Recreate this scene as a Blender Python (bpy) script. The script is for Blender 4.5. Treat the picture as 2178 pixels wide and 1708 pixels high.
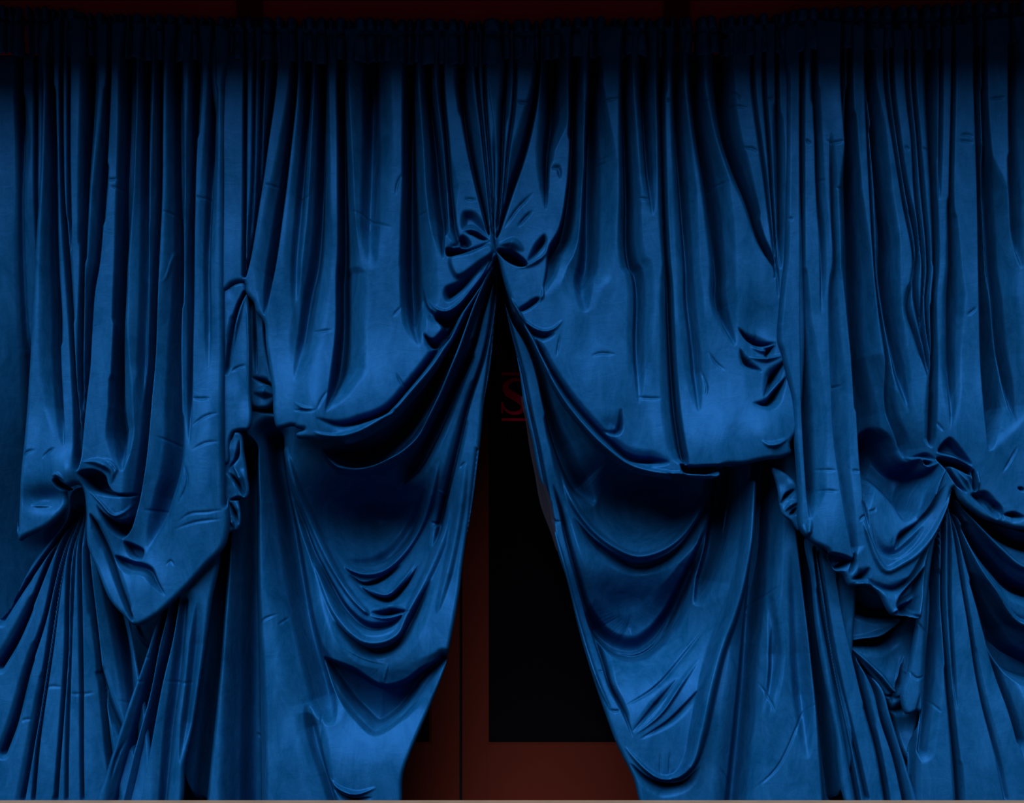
import bpy, bmesh, math
import numpy as np
from mathutils import Vector

C = bpy.context.scene.collection
for o in list(bpy.data.objects):
    bpy.data.objects.remove(o)

# ---------------------------------------------------------------- camera, light, exposure
PX = 0.002                     # metres per photo pixel on the curtain plane
CX, CZ0 = 1089.0, 1702.0       # photo column above x=0, photo row of the floor line
DIST, CAMZ = 8.0, 0.9
cam = bpy.data.objects.new('camera', bpy.data.cameras.new('camera'))
C.objects.link(cam)
cam.location = (0, -DIST, CAMZ)
cam.rotation_euler = (math.pi/2, 0, 0)
cam.data.sensor_width = 36
cam.data.lens = 36*DIST/(2178*PX)
cam.data.shift_y = ((CZ0-854)*PX-CAMZ)/(2178*PX)
bpy.context.scene.camera = cam

vs = bpy.context.scene.view_settings
vs.view_transform = 'Standard'; vs.look = 'None'; vs.gamma = 1.0
vs.use_curve_mapping = False; vs.exposure = 0.0

world = bpy.data.worlds.new('overcast_sky'); bpy.context.scene.world = world
world.use_nodes = True
nt = world.node_tree; nt.nodes.clear()
wo = nt.nodes.new('ShaderNodeOutputWorld'); bg = nt.nodes.new('ShaderNodeBackground')
geo = nt.nodes.new('ShaderNodeTexCoord'); sp = nt.nodes.new('ShaderNodeSeparateXYZ')
mr = nt.nodes.new('ShaderNodeMapRange'); mr.inputs[1].default_value = -0.4; mr.inputs[2].default_value = 0.5
mr.inputs[3].default_value = 0.035; mr.inputs[4].default_value = 0.085
bg.inputs[0].default_value = (0.80, 0.90, 1.0, 1)
nt.links.new(geo.outputs['Generated'], sp.inputs[0]); nt.links.new(sp.outputs[2], mr.inputs[0])
nt.links.new(mr.outputs[0], bg.inputs[1]); nt.links.new(bg.outputs[0], wo.inputs[0])

sun = bpy.data.objects.new('daylight', bpy.data.lights.new('daylight', 'SUN'))
C.objects.link(sun)
sun.data.energy = 5.6; sun.data.angle = math.radians(52); sun.data.color = (0.93, 0.96, 1.0)
el, az = math.radians(43), math.radians(-13)   # from the street, a little left
dirv = Vector((math.sin(az)*math.cos(el), -math.cos(az)*math.cos(el), math.sin(el)))
sun.rotation_euler = dirv.to_track_quat('Z', 'Y').to_euler()

# ---------------------------------------------------------------- helpers
def tag(o, label=None, cat=None, kind=None, group=None):
    if label: o['label'] = label
    if cat == 'curtain': group = 'blue velvet curtains'
    if cat: o['category'] = cat
    if kind: o['kind'] = kind
    if group: o['group'] = group
    return o

def empty(name, loc):
    o = bpy.data.objects.new(name, None); C.objects.link(o); o.location = loc
    o.empty_display_size = 0.1
    return o

def at(px, py, y=0.0):
    """Photo pixel -> point on the vertical plane at depth y."""
    k = (DIST+y)/DIST
    return Vector(((px-CX)*PX*k, y, CAMZ+((CZ0-py)*PX-CAMZ)*k))

def add_box(bm, x0, x1, y0, y1, z0, z1, bev=0.0):
    r = bmesh.ops.create_cube(bm, size=1.0)
    for v in r['verts']:
        v.co = Vector(((x0+x1)/2+v.co.x*(x1-x0), (y0+y1)/2+v.co.y*(y1-y0), (z0+z1)/2+v.co.z*(z1-z0)))
    if bev:
        es = list({e for v in r['verts'] for e in v.link_edges})
        bmesh.ops.bevel(bm, geom=es, offset=bev, segments=2, affect='EDGES')

def build(name, bm, mat, parent=None, smooth=False):
    me = bpy.data.meshes.new(name); bm.to_mesh(me); bm.free()
    o = bpy.data.objects.new(name, me); C.objects.link(o)
    me.materials.append(mat)
    if smooth:
        for p in me.polygons: p.use_smooth = True
    if parent:
        o.parent = parent
        o.matrix_parent_inverse = parent.matrix_basis.inverted()
    return o

def mat(name, col, rough=0.6, spec=0.5, noise=0.0, nscale=5.0, bump=0.0, metallic=0.0):
    m = bpy.data.materials.new(name); m.use_nodes = True
    t = m.node_tree; b = t.nodes['Principled BSDF']
    b.inputs['Base Color'].default_value = (*col, 1); b.inputs['Roughness'].default_value = rough
    b.inputs['Specular IOR Level'].default_value = spec; b.inputs['Metallic'].default_value = metallic
    if noise or bump:
        tc = t.nodes.new('ShaderNodeTexCoord'); n = t.nodes.new('ShaderNodeTexNoise')
        n.inputs['Scale'].default_value = nscale; n.inputs['Detail'].default_value = 6
        t.links.new(tc.outputs['Object'], n.inputs['Vector'])
        if noise:
            mx = t.nodes.new('ShaderNodeMix'); mx.data_type = 'RGBA'
            mx.inputs[6].default_value = (*[c*(1-noise) for c in col], 1)
            mx.inputs[7].default_value = (*[min(1, c*(1+noise)) for c in col], 1)
            t.links.new(n.outputs['Fac'], mx.inputs[0]); t.links.new(mx.outputs[2], b.inputs['Base Color'])
        if bump:
            bp = t.nodes.new('ShaderNodeBump'); bp.inputs['Strength'].default_value = bump
            bp.inputs['Distance'].default_value = 0.01
            t.links.new(n.outputs['Fac'], bp.inputs['Height']); t.links.new(bp.outputs[0], b.inputs['Normal'])
    return m

def velvet_material(name, col):
    m = bpy.data.materials.new(name); m.use_nodes = True
    t = m.node_tree; L = t.links; b = t.nodes['Principled BSDF']
    tc = t.nodes.new('ShaderNodeTexCoord')
    # crushed nap: patches of pile brushed one way or the other
    mp = t.nodes.new('ShaderNodeMapping'); mp.inputs['Scale'].default_value = (3.6, 3.6, 1.7)
    n1 = t.nodes.new('ShaderNodeTexNoise'); n1.inputs['Scale'].default_value = 3.2
    n1.inputs['Detail'].default_value = 8; n1.inputs['Roughness'].default_value = 0.76; n1.inputs['Distortion'].default_value = 0.6
    L.new(tc.outputs['Object'], mp.inputs[0]); L.new(mp.outputs[0], n1.inputs['Vector'])
    mr1 = t.nodes.new('ShaderNodeMapRange')
    mr1.inputs[1].default_value = 0.34; mr1.inputs[2].default_value = 0.68
    mr1.inputs[3].default_value = 0.0; mr1.inputs[4].default_value = 1.0
    L.new(n1.outputs['Fac'], mr1.inputs[0])
    mx = t.nodes.new('ShaderNodeMix'); mx.data_type = 'RGBA'
    mx.inputs[6].default_value = (col[0]*0.2, col[1]*0.70, col[2]*0.72, 1)
    mx.inputs[7].default_value = (col[0]*2.0, col[1]*1.28, col[2]*1.26, 1)
    L.new(mr1.outputs[0], mx.inputs[0]); L.new(mx.outputs[2], b.inputs['Base Color'])
    b.inputs['Roughness'].default_value = 0.9
    b.inputs['Specular IOR Level'].default_value = 0.0
    b.inputs['Sheen Weight'].default_value = 0.0
    b.inputs['Sheen Roughness'].default_value = 0.3
    b.inputs['Sheen Tint'].default_value = (0.25, 0.5, 1.0, 1)
    gl = t.nodes.new('ShaderNodeBsdfGlossy'); gl.inputs['Roughness'].default_value = 0.44
    gl.inputs['Color'].default_value = (0.0018, 0.0100, 0.034, 1)
    ad = t.nodes.new('ShaderNodeAddShader'); mo = t.nodes['Material Output']
    L.new(b.outputs[0], ad.inputs[0]); L.new(gl.outputs[0], ad.inputs[1]); L.new(ad.outputs[0], mo.inputs['Surface'])
    # pile grain and small creases
    n2 = t.nodes.new('ShaderNodeTexNoise'); n2.inputs['Scale'].default_value = 260; n2.inputs['Detail'].default_value = 2
    L.new(tc.outputs['Object'], n2.inputs['Vector'])
    mp3 = t.nodes.new('ShaderNodeMapping'); mp3.inputs['Scale'].default_value = (1.6, 1.6, 3.0)
    n3 = t.nodes.new('ShaderNodeTexNoise'); n3.inputs['Scale'].default_value = 6.5; n3.inputs['Detail'].default_value = 5
    n3.inputs['Distortion'].default_value = 1.2
    L.new(tc.outputs['Object'], mp3.inputs[0]); L.new(mp3.outputs[0], n3.inputs['Vector'])
    b1 = t.nodes.new('ShaderNodeBump'); b1.inputs['Strength'].default_value = 0.16; b1.inputs['Distance'].default_value = 0.0012
    b2 = t.nodes.new('ShaderNodeBump'); b2.inputs['Strength'].default_value = 0.13; b2.inputs['Distance'].default_value = 0.010
    L.new(n2.outputs['Fac'], b1.inputs['Height']); L.new(n3.outputs['Fac'], b2.inputs['Height'])
    L.new(b2.outputs[0], b1.inputs['Normal']); L.new(b1.outputs[0], b.inputs['Normal']); L.new(b1.outputs[0], gl.inputs['Normal'])
    return m

# ---------------------------------------------------------------- cloth engine
# Survey frames: origin (photo px) and scale of the close-up each fold was measured in.
FR = {'a': (0, 0, 2.8466), 'b': (700, 0, 2.8466), 'c': (1400, 0, 2.8), 'd': (0, 550, 2.8466),
      'e': (700, 450, 2.44), 'f': (1400, 550, 2.4396), 'g': (0, 1050, 2.5959), 'h': (450, 950, 2.2534),
      'i': (1100, 1000, 2.4129), 'j': (1600, 1000, 2.4118), 'o': (0, 0, 1.0), 'p': (0, 893, 3.65),
      'q': (851, 383, 3.65), 'r': (1710, 851, 3.65)}

def parse(s):
    out = []; wl = wr = 10.0; k = 1.0
    for tok in s.split():
        ox, oy, sc = FR[tok[0]]
        v = [float(q) for q in tok[1:].split(',')]
        if len(v) > 2: wl = v[2]/sc; wr = wl
        if len(v) > 3: wr = v[3]/sc
        if len(v) > 4: k = v[4]
        out.append((ox+v[0]/sc, oy+v[1]/sc, wl, wr, k))
    return np.array(out)

def smooth_path(P, seg=14.0, closed=False):
    """Catmull-Rom through the rows of P (all columns)."""
    n = len(P)
    if n < 3 and not closed:
        m = max(2, int(np.hypot(*(P[-1, :2]-P[0, :2]))/seg)+1)
        t = np.linspace(0, 1, m)[:, None]
        return P[0]*(1-t)+P[-1]*t
    out = []
    rng = range(n if closed else n-1)
    for i in rng:
        if closed:
            p0, p1, p2, p3 = P[(i-1) % n], P[i], P[(i+1) % n], P[(i+2) % n]
        else:
            p1, p2 = P[i], P[i+1]
            p0 = P[i-1] if i > 0 else 2*p1-p2
            p3 = P[i+2] if i+2 < n else 2*p2-p1
        m = max(1, int(math.ceil(math.hypot(p2[0]-p1[0], p2[1]-p1[1])/seg)))
        # centripetal-ish: scale tangents by chord ratio to avoid overshoot
        c0 = max(1e-6, math.hypot(*(p1-p0)[:2])); c1 = max(1e-6, math.hypot(*(p2-p1)[:2])); c2 = max(1e-6, math.hypot(*(p3-p2)[:2]))
        m1 = ((p1-p0)/c0+(p2-p1)/c1)*0.5*c1
        m2 = ((p3-p2)/c2+(p2-p1)/c1)*0.5*c1
        if len(p1) > 2:
            m1[2:] = (p2-p1)[2:]; m2[2:] = (p2-p1)[2:]
        for j in range(m):
            t = j/m
            h00 = 2*t**3-3*t**2+1; h10 = t**3-2*t**2+t; h01 = -2*t**3+3*t**2; h11 = t**3-t**2
            out.append(h00*p1+h10*m1+h01*p2+h11*m2)
    if not closed: out.append(P[-1])
    return np.array(out)

VS, VW, RS, RES = 2.6, 1.25, 1.3, 0.72   # fold depth, shoulder depth, ridge height, mesh pitch
TOP = [(-140, 7), (0, 9), (95, 12), (210, 25), (299, 27), (457, 33), (730, 37), (900, 39), (1121, 40), (1227, 34), (1400, 35),
       (1600, 30), (1686, 23), (1811, 15), (1971, 12), (2043, 5), (2320, 1)]
def top_y(x): return float(np.interp(x, [p[0] for p in TOP], [p[1] for p in TOP]))

class Sheet:
    """One piece of cloth surveyed over the curtain plane; depth in px towards the room."""
    def __init__(self, outline, sx=2.0, sy=2.6, base=0.0, sharp_outline=False, ruffle=False, clip=(-180, 2360, -20, 1768)):
        sx *= RES; sy *= RES
        P = parse(outline)[:, :2]
        self.poly = P if sharp_outline else smooth_path(P, 8.0, closed=True)
        x0, y0 = self.poly.min(0); x1, y1 = self.poly.max(0)
        x0, x1 = max(x0, clip[0]), min(x1, clip[1]); y0, y1 = max(y0, clip[2]), min(y1, clip[3])
        self.poly = np.column_stack([np.clip(self.poly[:, 0], clip[0]+4, clip[1]-4), np.clip(self.poly[:, 1], clip[2]+4, clip[3])])
        if not ruffle: self.poly[:, 1] = np.maximum(self.poly[:, 1], [top_y(x)+14 for x in self.poly[:, 0]])
        self.sx, self.sy = sx, sy
        self.xs = np.arange(x0-2*sx, x1+3*sx, sx); self.ys = np.arange(y0-2*sy, y1+3*sy, sy)
        self.X, self.Y = np.meshgrid(self.xs, self.ys)
        self.H = np.full(self.X.shape, float(base))
        self.val = np.zeros_like(self.H); self.rid = np.zeros_like(self.H); self.val2 = np.zeros_like(self.H)

    def _win(self, xa, xb, ya, yb):
        i0 = max(0, int((xa-self.xs[0])/self.sx)); i1 = min(len(self.xs), int((xb-self.xs[0])/self.sx)+2)
        j0 = max(0, int((ya-self.ys[0])/self.sy)); j1 = min(len(self.ys), int((yb-self.ys[0])/self.sy)+2)
        return (slice(j0, j1), slice(i0, i1)) if i1 > i0 and j1 > j0 else None

    def _stroke(self, s, amp, prof, taper, widen=1.0, auto=False):
        Q = parse(s); S = smooth_path(Q, 12.0)
        xy = S[:, :2]; W = np.maximum(S[:, 2:4], 3.9); W = np.where(W > 5.0, W*widen, W*(1+(widen-1)*0.3)); K = S[:, 4]
        wm = W.max()
        w = self._win(xy[:, 0].min()-wm, xy[:, 0].max()+wm, xy[:, 1].min()-wm, xy[:, 1].max()+wm)
        if w is None: return None
        X = self.X[w]; Y = self.Y[w]
        best = np.full(X.shape, 1e9); U = np.full(X.shape, 2.0); A = np.zeros(X.shape)
        seg = np.hypot(*(xy[1:]-xy[:-1]).T); cum = np.concatenate([[0], np.cumsum(seg)]); tot = cum[-1]
        if taper is None: taper = (min(0.5, 90/max(tot, 1)), min(0.5, 90/max(tot, 1)))
        for q in range(len(xy)-1):
            p, r = xy[q], xy[q+1]; d = r-p; l2 = d@d
            if l2 < 1e-9: continue
            m = max(W[q].max(), W[q+1].max())+1
            i0 = np.searchsorted(X[0], min(p[0], r[0])-m); i1 = np.searchsorted(X[0], max(p[0], r[0])+m)
            j0 = np.searchsorted(Y[:, 0], min(p[1], r[1])-m); j1 = np.searchsorted(Y[:, 0], max(p[1], r[1])+m)
            if i1 <= i0 or j1 <= j0: continue
            ss = (slice(j0, j1), slice(i0, i1))
            dx = X[ss]-p[0]; dy = Y[ss]-p[1]
            t = np.clip((dx*d[0]+dy*d[1])/l2, 0, 1)
            ex = dx-t*d[0]; ey = dy-t*d[1]; dd = np.hypot(ex, ey)
            side = (-d[1]*ex+d[0]*ey) > 0            # image-left for a downward path
            wl = W[q, 0]*(1-t)+W[q+1, 0]*t; wr = W[q, 1]*(1-t)+W[q+1, 1]*t
            f = (cum[q]+t*seg[q])/tot
            tp = np.ones_like(f)
            if taper[0] > 0: tp = tp*np.clip(f/taper[0], 0, 1)
            if taper[1] > 0: tp = tp*np.clip((1-f)/taper[1], 0, 1)
            uu = dd/(np.where(side, wl, wr)*(0.25+0.75*np.sqrt(tp)))
            kk = K[q]*(1-t)+K[q+1]*t
            kk = kk*tp
            up = dd < best[ss]
            best[ss] = np.where(up, dd, best[ss]); U[ss] = np.where(up, uu, U[ss]); A[ss] = np.where(up, kk, A[ss])
        U = np.minimum(U, 1.0)
        if prof == 'v': F = 0.5*(1+np.cos(math.pi*U))
        else: F = (1-U*U)**1.6
        if prof == 'v' and auto: amp = amp*float(np.clip(W.mean()/widen/11.0, 0.36, 1.7))
        return w, amp*A*F

    def V(self, amp, s, taper=None):                 # valley between folds
        r = self._stroke(s, amp*VS, 'v', taper, 1.0, True)
        if r: self.val[r[0]] = np.maximum(self.val[r[0]], r[1])
        r = self._stroke(s, amp*VW, 'v', taper, 2.3, True)  # its broad soft shoulder
        if r: self.val2[r[0]] = np.maximum(self.val2[r[0]], r[1])
    def R(self, amp, s, taper=None):                 # ridge of a fold
        r = self._stroke(s, amp, 'r', taper)
        if r: self.rid[r[0]] = np.maximum(self.rid[r[0]], r[1])
    def P(self, amp, s, soft):                       # pocket (or, negative, a raised facet) with its own outline
        P = smooth_path(parse(s)[:, :2], 5.0, closed=True); n = len(P)
        w = self._win(P[:, 0].min()-2, P[:, 0].max()+2, P[:, 1].min()-2, P[:, 1].max()+2)
        if w is None: return
        X = self.X[w]; Y = self.Y[w]; ins = np.zeros(X.shape, bool); D = np.full(X.shape, 1e9)
        for k in range(n):
            a = P[k]; b = P[(k+1) % n]; d = b-a; l2 = d@d
            if l2 < 1e-9: continue
            if d[1] != 0:
                m = (Y >= min(a[1], b[1])) & (Y < max(a[1], b[1]))
                ins ^= m & (X < a[0]+(Y-a[1])*d[0]/d[1])
            dx = X-a[0]; dy = Y-a[1]; t = np.clip((dx*d[0]+dy*d[1])/l2, 0, 1)
            D = np.minimum(D, np.hypot(dx-t*d[0], dy-t*d[1]))
        f = np.clip(D/soft, 0, 1); f = f*f*(3-2*f)
        self.H[w] -= amp*np.where(ins, f, 0)
    def W(self, amp, s, taper=(0.3, 0.3)):           # added straight on: creases, soft shapes
        r = self._stroke(s, amp, 'v', taper)
        if r: self.H[r[0]] += r[1]
    def B(self, amp, s):                             # broad bulge (+) or hollow (-)
        x, y, rx, ry, _ = parse(s)[0]
        q = ((self.X-x)/rx)**2+((self.Y-y)/ry)**2
        self.H += amp*np.exp(-q)
    def noise(self, amp, cx, cy, seed):
        rs = np.random.RandomState(seed)
        def up(c, m):
            a = rs.randn(m)
            return a
        nx = int((self.xs[-1]-self.xs[0])/cx)+4; ny = int((self.ys[-1]-self.ys[0])/cy)+4
        g = rs.randn(ny, nx)
        u = (self.xs-self.xs[0])/cx; v = (self.ys-self.ys[0])/cy
        iu = u.astype(int); iv = v.astype(int); fu = u-iu; fv = v-iv
        fu = fu*fu*(3-2*fu); fv = fv*fv*(3-2*fv)
        G = (g[np.ix_(iv, iu)]*(1-fv)[:, None]*(1-fu)+g[np.ix_(iv, iu+1)]*(1-fv)[:, None]*fu
             + g[np.ix_(iv+1, iu)]*fv[:, None]*(1-fu)+g[np.ix_(iv+1, iu+1)]*fv[:, None]*fu)
        self.H += amp*G

    def mesh(self, name, material, parent, rim=(12, 16), blur=2):
        d = self.val+self.val2; H = self.H+self.rid*RS-170*np.tanh(d/170)
        for _ in range(blur):
            P = np.pad(H, 1, mode='edge')
            H = (P[1:-1, 1:-1]*4+P[:-2, 1:-1]+P[2:, 1:-1]+P[1:-1, :-2]+P[1:-1, 2:])/8.0
        X = self.X.copy(); Y = self.Y.copy()
        poly = self.poly; n = len(poly)
        inside = np.zeros(X.shape, bool)
        for q in range(n):
            (xa, ya), (xb, yb) = poly[q], poly[(q+1) % n]
            if ya == yb: continue
            j0 = np.searchsorted(self.ys, min(ya, yb)); j1 = np.searchsorted(self.ys, max(ya, yb))
            if j1 <= j0: continue
            yy = self.ys[j0:j1]; xc = xa+(yy-ya)*(xb-xa)/(yb-ya)
            inside[j0:j1] ^= (self.xs[None, :] < xc[:, None])
        m = max(rim[0], 2.2*max(self.sx, self.sy))+2
        D = np.full(X.shape, 1e9); NX = X.copy(); NY = Y.copy()
        for q in range(n):
            p = poly[q]; r = poly[(q+1) % n]; d = r-p; l2 = d@d
            if l2 < 1e-9: continue
            w = self._win(min(p[0], r[0])-m, max(p[0], r[0])+m, min(p[1], r[1])-m, max(p[1], r[1])+m)
            if w is None: continue
            dx = self.X[w]-p[0]; dy = self.Y[w]-p[1]
            t = np.clip((dx*d[0]+dy*d[1])/l2, 0, 1)
            qx = p[0]+t*d[0]; qy = p[1]+t*d[1]; dd = np.hypot(self.X[w]-qx, self.Y[w]-qy)
            up = dd < D[w]
            D[w] = np.where(up, dd, D[w]); NX[w] = np.where(up, qx, NX[w]); NY[w] = np.where(up, qy, NY[w])
        snap = ~inside & (D < 1.6*max(self.sx, self.sy))
        X = np.where(snap, NX, X); Y = np.where(snap, NY, Y)
        De = np.where(snap, 0, D)
        if rim[1]:
            u = np.clip(1-De/rim[0], 0, 1)
            H = H-rim[1]*(1-np.sqrt(np.maximum(0, 1-u*u*0.98)))
        any_in = inside[:-1, :-1] | inside[1:, :-1] | inside[:-1, 1:] | inside[1:, 1:]
        ok = inside | snap
        all_ok = ok[:-1, :-1] & ok[1:, :-1] & ok[:-1, 1:] & ok[1:, 1:]
        qm = any_in & all_ok
        idx = np.arange(X.size).reshape(X.shape)
        quads = np.stack([idx[:-1, :-1][qm], idx[1:, :-1][qm], idx[1:, 1:][qm], idx[:-1, 1:][qm]], 1)
        used = np.unique(quads); remap = np.zeros(X.size, int); remap[used] = np.arange(len(used))
        quads = remap[quads]
        xs = X.ravel()[used]; ys = Y.ravel()[used]; hs = H.ravel()[used]
        co = np.empty((len(used), 3))
        co[:, 0] = (xs-CX)*PX; co[:, 1] = -hs*PX; co[:, 2] = (CZ0-ys)*PX
        me = bpy.data.meshes.new(name)
        me.vertices.add(len(used)); me.vertices.foreach_set('co', co.ravel())
        me.loops.add(quads.size); me.loops.foreach_set('vertex_index', quads.ravel().astype(np.int32))
        me.polygons.add(len(quads)); me.polygons.foreach_set('loop_start', (np.arange(len(quads))*4).astype(np.int32))
        me.polygons.foreach_set('loop_total', np.full(len(quads), 4, np.int32))
        me.polygons.foreach_set('use_smooth', np.ones(len(quads), bool))
        me.update(); me.validate()
        me.materials.append(material)
        o = bpy.data.objects.new(name, me); C.objects.link(o)
        o.parent = parent; o.matrix_parent_inverse = parent.matrix_basis.inverted()
        return o

# ---------------------------------------------------------------- materials
VELVET = velvet_material('blue_velvet', (0.0024, 0.0455, 0.142))
M_WOOD = mat('oxblood_painted_wood', (0.054, 0.0078, 0.0046), 0.7, 0.04, 0.12, 3.0, 0.05)
M_RED = mat('dark_red_paint', (0.42, 0.012, 0.03), 0.7, 0.2, 0.15, 2.0)
M_CANOPY = mat('dark_red_canopy_paint', (0.06, 0.003, 0.005), 0.8, 0.05)
M_BEAM = mat('dark_beam', (0.10, 0.006, 0.012), 0.8, 0.05)
M_BLACK = mat('black_metal', (0.004, 0.004, 0.006), 0.7, 0.1)
M_GLASS = mat('dark_door_glass', (0.0015, 0.0015, 0.003), 0.12, 0.04)
M_SIGN = mat('dark_red_lettering', (0.95, 0.006, 0.09), 0.8, 0.02)
M_WALL = mat('black_wall', (0.006, 0.006, 0.008), 0.9, 0.1, 0.2, 4.0)
M_GROUND = mat('dark_ground', (0.03, 0.028, 0.027), 0.9, 0.1, 0.3, 6.0)
M_FLOOR = mat('worn_timber_step', (0.20, 0.14, 0.10), 0.8, 0.2, 0.35, 9.0, 0.2)

# ---------------------------------------------------------------- the setting
bm = bmesh.new(); add_box(bm, -3.2, 3.2, -9.0, 2.5, -0.3, -0.14)
tag(build('floor', bm, M_GROUND), 'dark ground under the curtain hems', kind='structure')
bm = bmesh.new(); _z = CAMZ*(1-(DIST-0.42)/DIST); add_box(bm, -3.2, 3.2, -0.75, -0.42, -0.14, _z, 0.003)
tag(build('trim_5', bm, M_FLOOR), 'worn pale brown step edge in front of the curtain hems', kind='structure')
bm = bmesh.new(); add_box(bm, -3.2, 3.2, 2.4, 2.5, -0.14, 3.42)
tag(build('wall_back', bm, M_WALL), 'black wall far behind the doors', kind='structure')
for _n, _x in (('left', -2.62), ('right', 2.52)):
    bm = bmesh.new(); add_box(bm, _x, _x+0.10, 0.12, 2.4, -0.14, 3.42)
    tag(build('wall_'+_n, bm, M_WALL), 'dark side wall behind the curtain ends', kind='structure')
bm = bmesh.new(); add_box(bm, -3.2, 3.2, -0.92, 2.5, 3.425, 3.52)
tag(build('ceiling', bm, M_CANOPY), 'dark red canopy ceiling over the curtains', kind='structure')
bm = bmesh.new(); add_box(bm, -2.62, 2.62, 0.07, 0.11, 3.20, 3.424)
tag(build('trim_1', bm, M_RED), 'dark red fascia board above the curtain rod', kind='structure')
for px, q in ((530, 2), (1440, 3)):
    bm = bmesh.new(); p = at(px, 0, 0.05)
    add_box(bm, p.x-0.055, p.x+0.055, 0.05, 0.07, 3.20, 3.424)
    tag(build('trim_%d' % q, bm, M_BEAM), 'dark bracket across the red fascia board', kind='structure')

# doors: two oxblood leaves with dark glass, 1.15 m behind the cloth
YD = 1.15
def door(n, xa, xb, ga, gb, yb_glass, label):
    d = empty('door_%d' % n, at((xa+xb)/2, CZ0, YD)); tag(d, label, kind='structure')
    top, gtop = 3.05, 2.88
    X0, X1 = at(xa, 0, YD).x, at(xb, 0, YD).x
    G0, G1 = at(ga, 0, YD).x, at(gb, 0, YD).x
    zb = at(0, yb_glass, YD).z
    bm = bmesh.new()
    add_box(bm, X0, G0, YD, YD+0.045, -0.134, top, 0.003); add_box(bm, G1, X1, YD, YD+0.045, -0.134, top, 0.003)
    build('stile', bm, M_WOOD, d)
    bm = bmesh.new(); add_box(bm, G0, G1, YD, YD+0.045, -0.134, zb, 0.001); build('bottom_rail', bm, M_WOOD, d)
    bm = bmesh.new(); add_box(bm, G0, G1, YD, YD+0.045, gtop, top, 0.001); build('top_rail', bm, M_WOOD, d)
    bm = bmesh.new(); t = 0.008
    add_box(bm, G0, G0+t, YD+0.012, YD+0.03, zb, gtop, 0.001); add_box(bm, G1-t, G1, YD+0.012, YD+0.03, zb, gtop, 0.001)
    add_box(bm, G0+t, G1-t, YD+0.012, YD+0.03, zb, zb+t, 0.001)
    build('glazing_bead', bm, M_WOOD, d)
    bm = bmesh.new(); add_box(bm, G0+0.001, G1-0.001, YD+0.03, YD+0.036, zb+0.001, gtop-0.001); build('glass_pane', bm, M_GLASS, d)
    return d
door(1, 590, 977, 650, 917, 1583, 'left oxblood painted door leaf with a dark glass panel')
door(2, 983, 1420, 1036, 1360, 1583, 'right oxblood painted door leaf with a large dark glass panel')
bm = bmesh.new(); z = 3.20
add_box(bm, at(590, 0, YD).x-0.14, at(590, 0, YD).x-0.004, YD, YD+0.09, -0.14, 3.20, 0.002)
add_box(bm, at(1420, 0, YD).x+0.004, at(1420, 0, YD).x+0.10, YD, YD+0.09, -0.14, 3.20, 0.002)
add_box(bm, at(590, 0, YD).x-0.004, at(1420, 0, YD).x+0.004, YD, YD+0.09, 3.055, 3.20, 0.002)
add_box(bm, at(977, 0, YD).x-0.01, at(983, 0, YD).x+0.01, YD+0.05, YD+0.07, -0.14, 3.055)
tag(build('trim_4', bm, M_BLACK), 'black frame around the doors', kind='structure')

# serif letter S between two rules on the right-hand glass
def sign():
    t = empty('door_lettering', at(1095, 892, YD+0.028))
    tag(t, 'dark red serif letter S between two rules on the door glass', 'sign')
    def P(x, y): return at(x, y, YD+0.029)
    def ribbon(bm, pts, yo=0.0):
        A = np.array(pts, float)
        S = smooth_path(np.column_stack([A[:, :2], A[:, 2], A[:, 2], A[:, 2]]), 1.5)
        prev = None
        for q in range(len(S)):
            a = S[max(0, q-1), :2]; b = S[min(len(S)-1, q+1), :2]; d = b-a; d = d/(np.hypot(*d)+1e-9)
            nx, ny = -d[1], d[0]; w = S[q, 2]/2
            l = P(S[q, 0]+nx*w, S[q, 1]+ny*w); r = P(S[q, 0]-nx*w, S[q, 1]-ny*w)
            l.y -= yo; r.y -= yo
            cur = [bm.verts.new(l), bm.verts.new(r), bm.verts.new(l+Vector((0, -0.004, 0))), bm.verts.new(r+Vector((0, -0.004, 0)))]
            if prev:
                for i0, i1 in ((0, 1), (3, 2), (2, 0), (1, 3)):
                    bm.faces.new((prev[i0], prev[i1], cur[i1], cur[i0]))
            prev = cur
    bm = bmesh.new()
    ribbon(bm, [(1121, 826, 2), (1117, 817, 4), (1108, 810, 6.5), (1096, 807.5, 7), (1083, 812, 9), (1075, 823, 13), (1080, 835, 15.5),
                (1095, 844, 16.5), (1108, 853, 16), (1114, 864, 12), (1108, 875, 8.5), (1094, 879, 7), (1081, 876, 6), (1072, 867, 4), (1069, 856, 2)])
    build('letter_s', bm, M_SIGN, t)
    for x0, y0, x1, y1 in ((1066, 855, 1070, 879.5), (1118, 806, 1122, 828)):
        bm = bmesh.new(); a = P(x0, y1); b = P(x1, y0); add_box(bm, a.x, b.x, a.y-0.0045, a.y-0.0005, a.z, b.z)
        build('serif', bm, M_SIGN, t)
    for y0, y1 in ((792, 798.5), (889.5, 895.5)):
        bm = bmesh.new(); a = P(1067, y1); b = P(1205, y0); add_box(bm, a.x, b.x, a.y-0.004, a.y, a.z, b.z)
        build('rule', bm, M_SIGN, t)
sign()

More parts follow.
